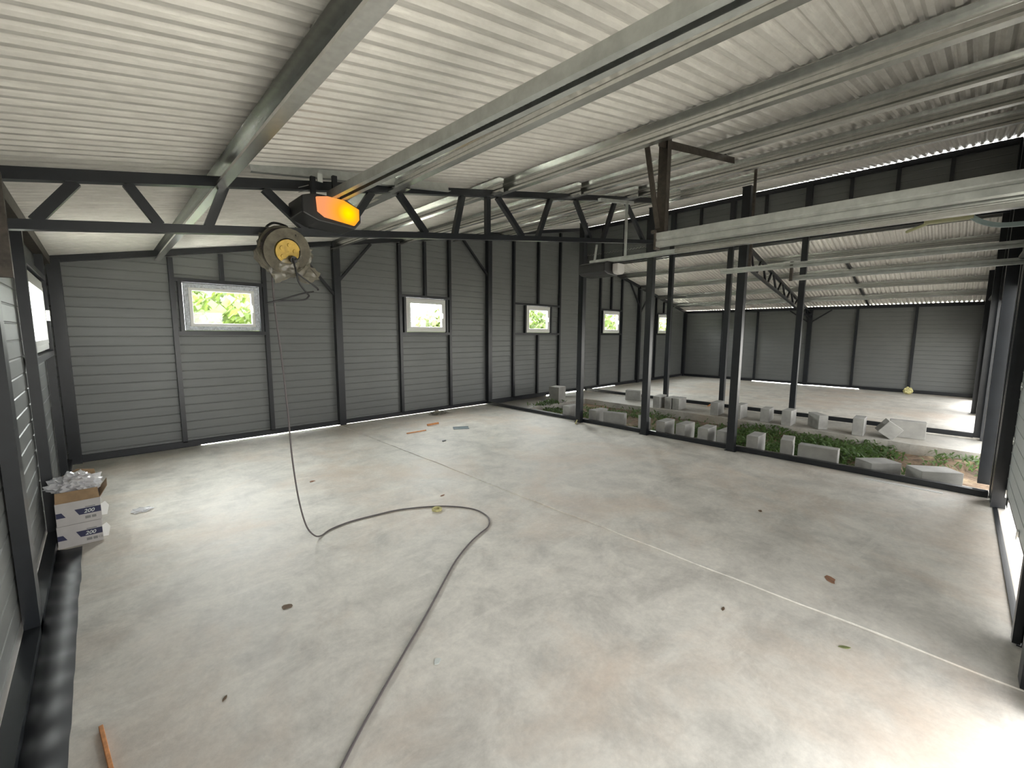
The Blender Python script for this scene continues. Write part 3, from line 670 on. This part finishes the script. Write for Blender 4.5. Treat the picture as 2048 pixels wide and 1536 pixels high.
block(fx, 1.62, .65, 'diagonally turned concrete block beyond the clerestory posts on the far footing', FG, zb)
block(fx-.08, 1.04, .03, 'upright concrete block left of the tumbled pair on the far footing', FG, zb, scale=(1, 1, 1.15))
block(9.12, .48, PI/2+.1, 'long concrete block lengthwise behind the tilted one on the far footing', FG, zb, scale=(1.2, 1, 1.1))
block(8.86, .74, 0, 'tilted concrete block leaning against the long one on the far footing', FG, .035, rot=(.62, .0, .25), scale=(.8, 1.5, .9))

# ------------------------------------------------------------------ grass and weeds in the soil strip
random.seed(4); bm = bmesh.new()
def leafq(p, d, L, Wd, droop):
    s = d.cross(Vector((0, 0, 1))).normalized()*Wd
    p1 = p+d*L*.5+Vector((0, 0, L*.5)); p2 = p+d*L+Vector((0, 0, L*(.75-droop)))
    v = [bm.verts.new(q) for q in (p-s*.3, p+s*.3, p1+s, p1-s, p2)]
    bm.faces.new((v[0], v[1], v[2], v[3])); bm.faces.new((v[3], v[2], v[4]))
patches = [(7.3, 6.3, .5, .3, 260), (7.0, 5.55, .3, .5, 200), (7.7, 5.3, .6, .5, 420), (8.2, 4.5, .5, .6, 300), (6.85, 3.75, .22, .35, 260), (7.5, 3.2, .7, .5, 620), (7.9, 2.4, .7, .5, 620), (7.0, 2.3, .35, .6, 520), (7.1, 1.6, .4, .5, 560), (7.9, 1.5, .8, .5, 900), (7.5, .95, .7, .28, 480), (8.2, .75, .4, .25, 260), (8.0, .05, .5, .2, 60), (8.2, -.25, .4, .15, 70), (7.3, .25, .3, .15, 40)]
for cx, cy, sx, sy, n in patches:
    for i in range(n):
        x = min(8.6, max(6.63, random.gauss(cx, sx*.5))); y = min(6.5, max(-.3, random.gauss(cy, sy*.6)))
        a = random.random()*2*PI; z = -.14+.09*noise.noise(Vector((x*1.4, y*1.1, 1)))
        if y > 6.3: z = -.02
        st = random.uniform(0, .07)
        leafq(Vector((x, y, min(z, -.03)-.01+st)), Vector((math.cos(a), math.sin(a), 0)), random.uniform(.05, .13), random.uniform(.008, .022), random.uniform(.0, .5))
tag(obj('weeds', bm, 'grass'), 'dark green weeds and grass growing in the open soil strip', 'weeds', kind='stuff')

# ------------------------------------------------------------------ boxes by the left wall
def text_mesh(name, s, size, mat, parent, loc, rot=(PI/2, 0, 0), shear=0, extr=.0006):
    cu = bpy.data.curves.new(name, 'FONT'); cu.body = s; cu.size = size; cu.extrude = extr; cu.shear = shear; cu.offset = size*.012
    to = bpy.data.objects.new('tmp', cu); C.objects.link(to); bpy.context.view_layer.update()
    me = bpy.data.meshes.new_from_object(to.evaluated_get(bpy.context.evaluated_depsgraph_get()))
    bpy.data.objects.remove(to); me.name = name; me.materials.clear(); me.materials.append(M[mat])
    o = bpy.data.objects.new(name, me); C.objects.link(o); o.parent = parent; o.location = loc; o.rotation_euler = rot; return o
def carton(z, h, label, dx, openbox=False):
    t = thing('carton', label, 'box', (-.205+dx, 4.60, z), group='white printed cartons stacked by the left wall')
    if openbox:
        bm = bmesh.new()
        for s in (-1, 1): bx(bm, min(s*.12, s*.117), max(s*.12, s*.117), -.15, .15, 0, h); bx(bm, -.117, .117, min(s*.15, s*.147), max(s*.15, s*.147), 0, h)
        bx(bm, -.117, .117, -.147, .147, 0, .003); obj('carton_body', bm, 'cartonw', t)
        # raised cardboard flaps
        for nm, a, b in (('flap', (-.115, -.146, h), (.115, -.146, h)),):
            bm = bmesh.new(); v = [bm.verts.new(p) for p in ((-.118, -.146, h-.002), (.118, -.146, h-.002), (.112, -.162, h+.085), (-.112, -.162, h+.085))]; bm.faces.new(v); obj('flap', bm, 'card', t, solid=.003)
        bm = bmesh.new(); v = [bm.verts.new(p) for p in ((.118, -.146, h-.002), (.118, .146, h-.002), (.165, .13, h+.07), (.165, -.12, h+.075))]; bm.faces.new(v); obj('flap', bm, 'card', t, solid=.003)
        bm = bmesh.new(); v = [bm.verts.new(p) for p in ((-.118, .146, h-.002), (.118, .146, h-.002), (.10, .17, h+.15), (.0, .175, h+.17), (-.1, .17, h+.12))]; bm.faces.new(v); obj('flap', bm, 'card', t, solid=.003)
    else:
        bm = bmesh.new(); bx(bm, -.12, .12, -.15, .15, 0, h-.001); obj('carton_body', bm, 'cartonw', t, bevel=.003)
    y = -.1515
    bm = bmesh.new(); v = [bm.verts.new(p) for p in ((.0, y, .062), (.119, y, .062), (.119, y, .108), (-.022, y, .108))]; bm.faces.new(v)
    v = [bm.verts.new(p) for p in ((-.119, y, .062), (-.07, y, .062), (-.09, y, .10), (-.119, y, .10))]; bm.faces.new(v); obj('print_band', bm, 'navy', t, solid=.0008)
    text_mesh('printed_number', '200', .038, 'print', t, (.025, y-.001, .071), shear=.25)
    for lx, s in ((.022, 'BOX 12'),): pass
    bm = bmesh.new()
    bx(bm, .03, .06, y-.0006, y, .025, .045); obj('small_print', bm, 'greyprint', t)
    box_obj('small_print', .066, .09, y-.0006, y, .025, .045, 'greyprint', t); box_obj('small_print', .035, .09, y-.0006, y, .112, .119, 'greyprint', t)
    if not openbox: text_mesh('printed_mark', 'CE', .022, 'greyprint', t, (.094, y-.001, .028))
    bm = bmesh.new(); v = [bm.verts.new(p) for p in ((.1205, -.13, .02), (.150, -.12, .015), (.165, -.10, .08), (.145, -.11, .12), (.1205, -.13, .11))]; bm.faces.new(v); obj('torn_paper', bm, 'white', t, solid=.001)
    return t
carton(.001, .170, 'closed white carton with navy band, at the bottom of the stack by the left wall', 0)
carton(.172, .170, 'opened white carton with brown flaps, on top of the stack by the left wall', .005, True)
b = crumple('plastic_bag', (-.215, 4.62, .43), (.135, .15, .075), 'bag', None, 17, .42, 4)
tag(b, 'crumpled clear plastic bag stuffed in the open carton', 'bag')

# ------------------------------------------------------------------ litter on the floor
def litter(name, pts, x, y, rz, mat, label, cat, th=.003, z=.0, lift=.0):
    bm = bmesh.new(); vs = [bm.verts.new((px, py, .003+lift*abs(px*py)*400)) for px, py in pts]; bm.faces.new(vs)
    bmesh.ops.triangulate(bm, faces=bm.faces)
    o = obj(name, bm, mat, solid=th); o.location = (x, y, z); o.rotation_euler = (0, 0, rz); return tag(o, label, cat)
leaf = lambda s: [(-s, 0), (-s*.5, s*.3), (0, s*.36), (s*.5, s*.25), (s, 0), (s*.5, -s*.28), (0, -s*.36), (-s*.5, -s*.22)]
ragged = lambda s, r: [(s*(.6+.5*random.Random(r+k).random())*math.cos(k*.7), s*(.35+.35*random.Random(r*3+k).random())*math.sin(k*.7)) for k in range(9)]
F2 = .008
litter('dry_leaf', ragged(.04, 3), .68, 2.6, -.4, 'leafb', 'ragged brown dry leaf on the floor left of the cable', 'leaf')
litter('dry_leaf', ragged(.035, 7), 1.55, 4.71, .3, 'scrap', 'reddish brown leaf on the floor right of the hanging cable', 'leaf')
litter('dry_leaf', leaf(.022), 2.52, .83, .2, 'leafb', 'small dark oval leaf on the floor left of the slab joint', 'leaf')
litter('fallen_leaf', leaf(.03), 2.65, .28, -.9, 'leafg', 'slim greenish leaf on the floor near the right foreground', 'leaf')
litter('dry_leaf', ragged(.03, 12), 4.21, 1.13, .2, 'leafb', 'dark crumpled leaf on the right slab', 'leaf', z=F2)
litter('rust_stain_chip', ragged(.05, 15), 3.33, .46, .5, 'scrap', 'reddish flake of dirt on the right slab', 'scrap', th=.001, z=F2)
litter('dark_scrap', ragged(.045, 22), 3.58, 5.17, .5, 'black', 'small black scrap on the floor near the window wall', 'scrap', th=.01, z=F2)
litter('paper_scrap', ragged(.03, 31), 1.08, 1.64, .5, 'print', 'small shiny pale scrap right of the cable in the foreground', 'scrap')
litter('dry_leaf', leaf(.018), .28, 2.1, .9, 'leafb', 'tiny dark leaf in the left foreground', 'leaf')
litter('red_chip', leaf(.03), 2.34, 3.42, .2, 'scrap', 'small reddish chip just behind the cable loop', 'scrap')
def stick(name, a, b, w_, h_, mat, label, cat='wood'):
    bm = bmesh.new(); bar(bm, a, b, w_, h_); return tag(obj(name, bm, mat, bevel=.002), label, cat)
stick('wood_strip', (-.112, 2.27, .012), (-.085, 2.0, .012), .014, .016, 'wood', 'narrow orange strip of wood on the floor at the bottom left')
stick('wood_strip', (3.4, 5.93, .02), (3.75, 5.92, .02), .015, .015, 'wood', 'thin orange wood strip lying near the window wall')
stick('wood_scrap', (3.95, 6.2, .03), (4.15, 6.15, .045), .03, .03, 'wood', 'short bent wood scrap near the window wall', 'scrap')
bm = bmesh.new(); bx(bm, -.13, .13, -.05, .05, .0, .008); bx(bm, -.13, .13, .04, .05, .008, .025); o = obj('tin_profile', bm, 'tin', bevel=.002); o.location = (4.27, 5.67, F2+.001); o.rotation_euler = (0, 0, -.5); tag(o, 'short blue grey metal profile lying on the floor near the window wall', 'scrap')
bm = bmesh.new(); n = 20
R = [[bm.verts.new((r*math.cos(2*PI*k/n), r*math.sin(2*PI*k/n), z)) for k in range(n)] for r, z in ((.028, .002), (.045, .002), (.045, .02), (.028, .02))]
for a, b2 in ((0, 1), (1, 2), (2, 3), (3, 0)):
    for k in range(n): bm.faces.new((R[a][k], R[a][(k+1) % n], R[b2][(k+1) % n], R[b2][k]))
o = obj('tape_roll', bm, 'foam'); o.location = (2.1, 3.16, 0); tag(o, 'flat pale yellow ring lying against the cable loop', 'roll')
o = crumple('plastic_film', (.17, 4.95, .012), (.07, .06, .014), 'bag', None, 5, .5, 3, .004); tag(o, 'small clear plastic film on the floor right of the cartons', 'plastic')
o = crumple('plastic_film', (4.72, 7.0, .03), (.17, .1, .04), 'dustbag', None, 9, .5, 3, .01); tag(o, 'heap of clear plastic film at the foot of the window wall', 'plastic')
o = crumple('foam_blob', (15.75, .9, .09), (.07, .09, .10), 'foam', None, 2, .35, 3, .002); tag(o, 'yellow foam lump at the foot of the far wall', 'foam')
stick('twig', (5.95, 4.58, .022), (6.1, 4.66, .05), .02, .02, 'foam', 'curled yellowish husk lying at the foot of the leftmost near post', 'scrap')
stick('plank_offcut', (9.6, 3.75, .02), (9.6, 3.65, .1), .1, .02, 'wood', 'small orange wood offcut on the far slab edge beside a clerestory post', 'wood')

# ------------------------------------------------------------------ trees outside
def tree(x, y, h, r, mat, label, seed):
    random.seed(seed); t = thing('tree', label, 'tree', (x, y, -.12), group='trees outside the windows')
    bm = bmesh.new(); tube(bm, catmull([(0, 0, 0), (.1, .05, h*.3), (-.05, .1, h*.6), (0, 0, h*.9)], 5), [.14-.11*k/15 for k in range(16)], 8); obj('trunk', bm, 'stem', t, smooth=True)
    bm = bmesh.new()
    for k in range(5200):
        a = random.random()*2*PI; u = random.uniform(-1, 1); q = random.random()**.4
        rad = r*q*math.sqrt(1-u*u)*(1+.4*noise.noise(Vector((math.cos(a)*2, math.sin(a)*2, u*3+seed))))
        p = Vector((rad*math.cos(a), rad*math.sin(a), h*.53+u*h*.47*q)); s = random.uniform(.07, .17)
        d = Vector((random.gauss(0, 1), random.gauss(0, 1), random.gauss(0, 1))).normalized(); e = d.orthogonal().normalized()*s
        v = [bm.verts.new(p+w_) for w_ in (-e, d*s*.7, e, -d*s*.7)]; bm.faces.new(v)
    obj('foliage', bm, mat, t)
tree(1.6, 12.5, 3.2, 1.9, 'tree', 'light green tree outside the large window at the left', 1)
tree(5.6, 13.5, 3.0, 1.7, 'tree2', 'pale tree outside between the first two back windows', 2)
tree(9.2, 13.2, 2.7, 1.5, 'tree2', 'pale bush outside the second back window', 3)
tree(13.6, 12.8, 3.4, 2.2, 'tree', 'green tree outside the third back window', 4)
tree(18.2, 13.0, 3.3, 2.2, 'tree', 'green tree outside the fourth back window', 5)
tree(25.0, 13.0, 3.4, 2.4, 'tree2', 'pale green tree outside the fifth back window', 6)
tree(-2.6, 11, 3.0, 1.5, 'tree2', 'pale tree outside the side window', 7)
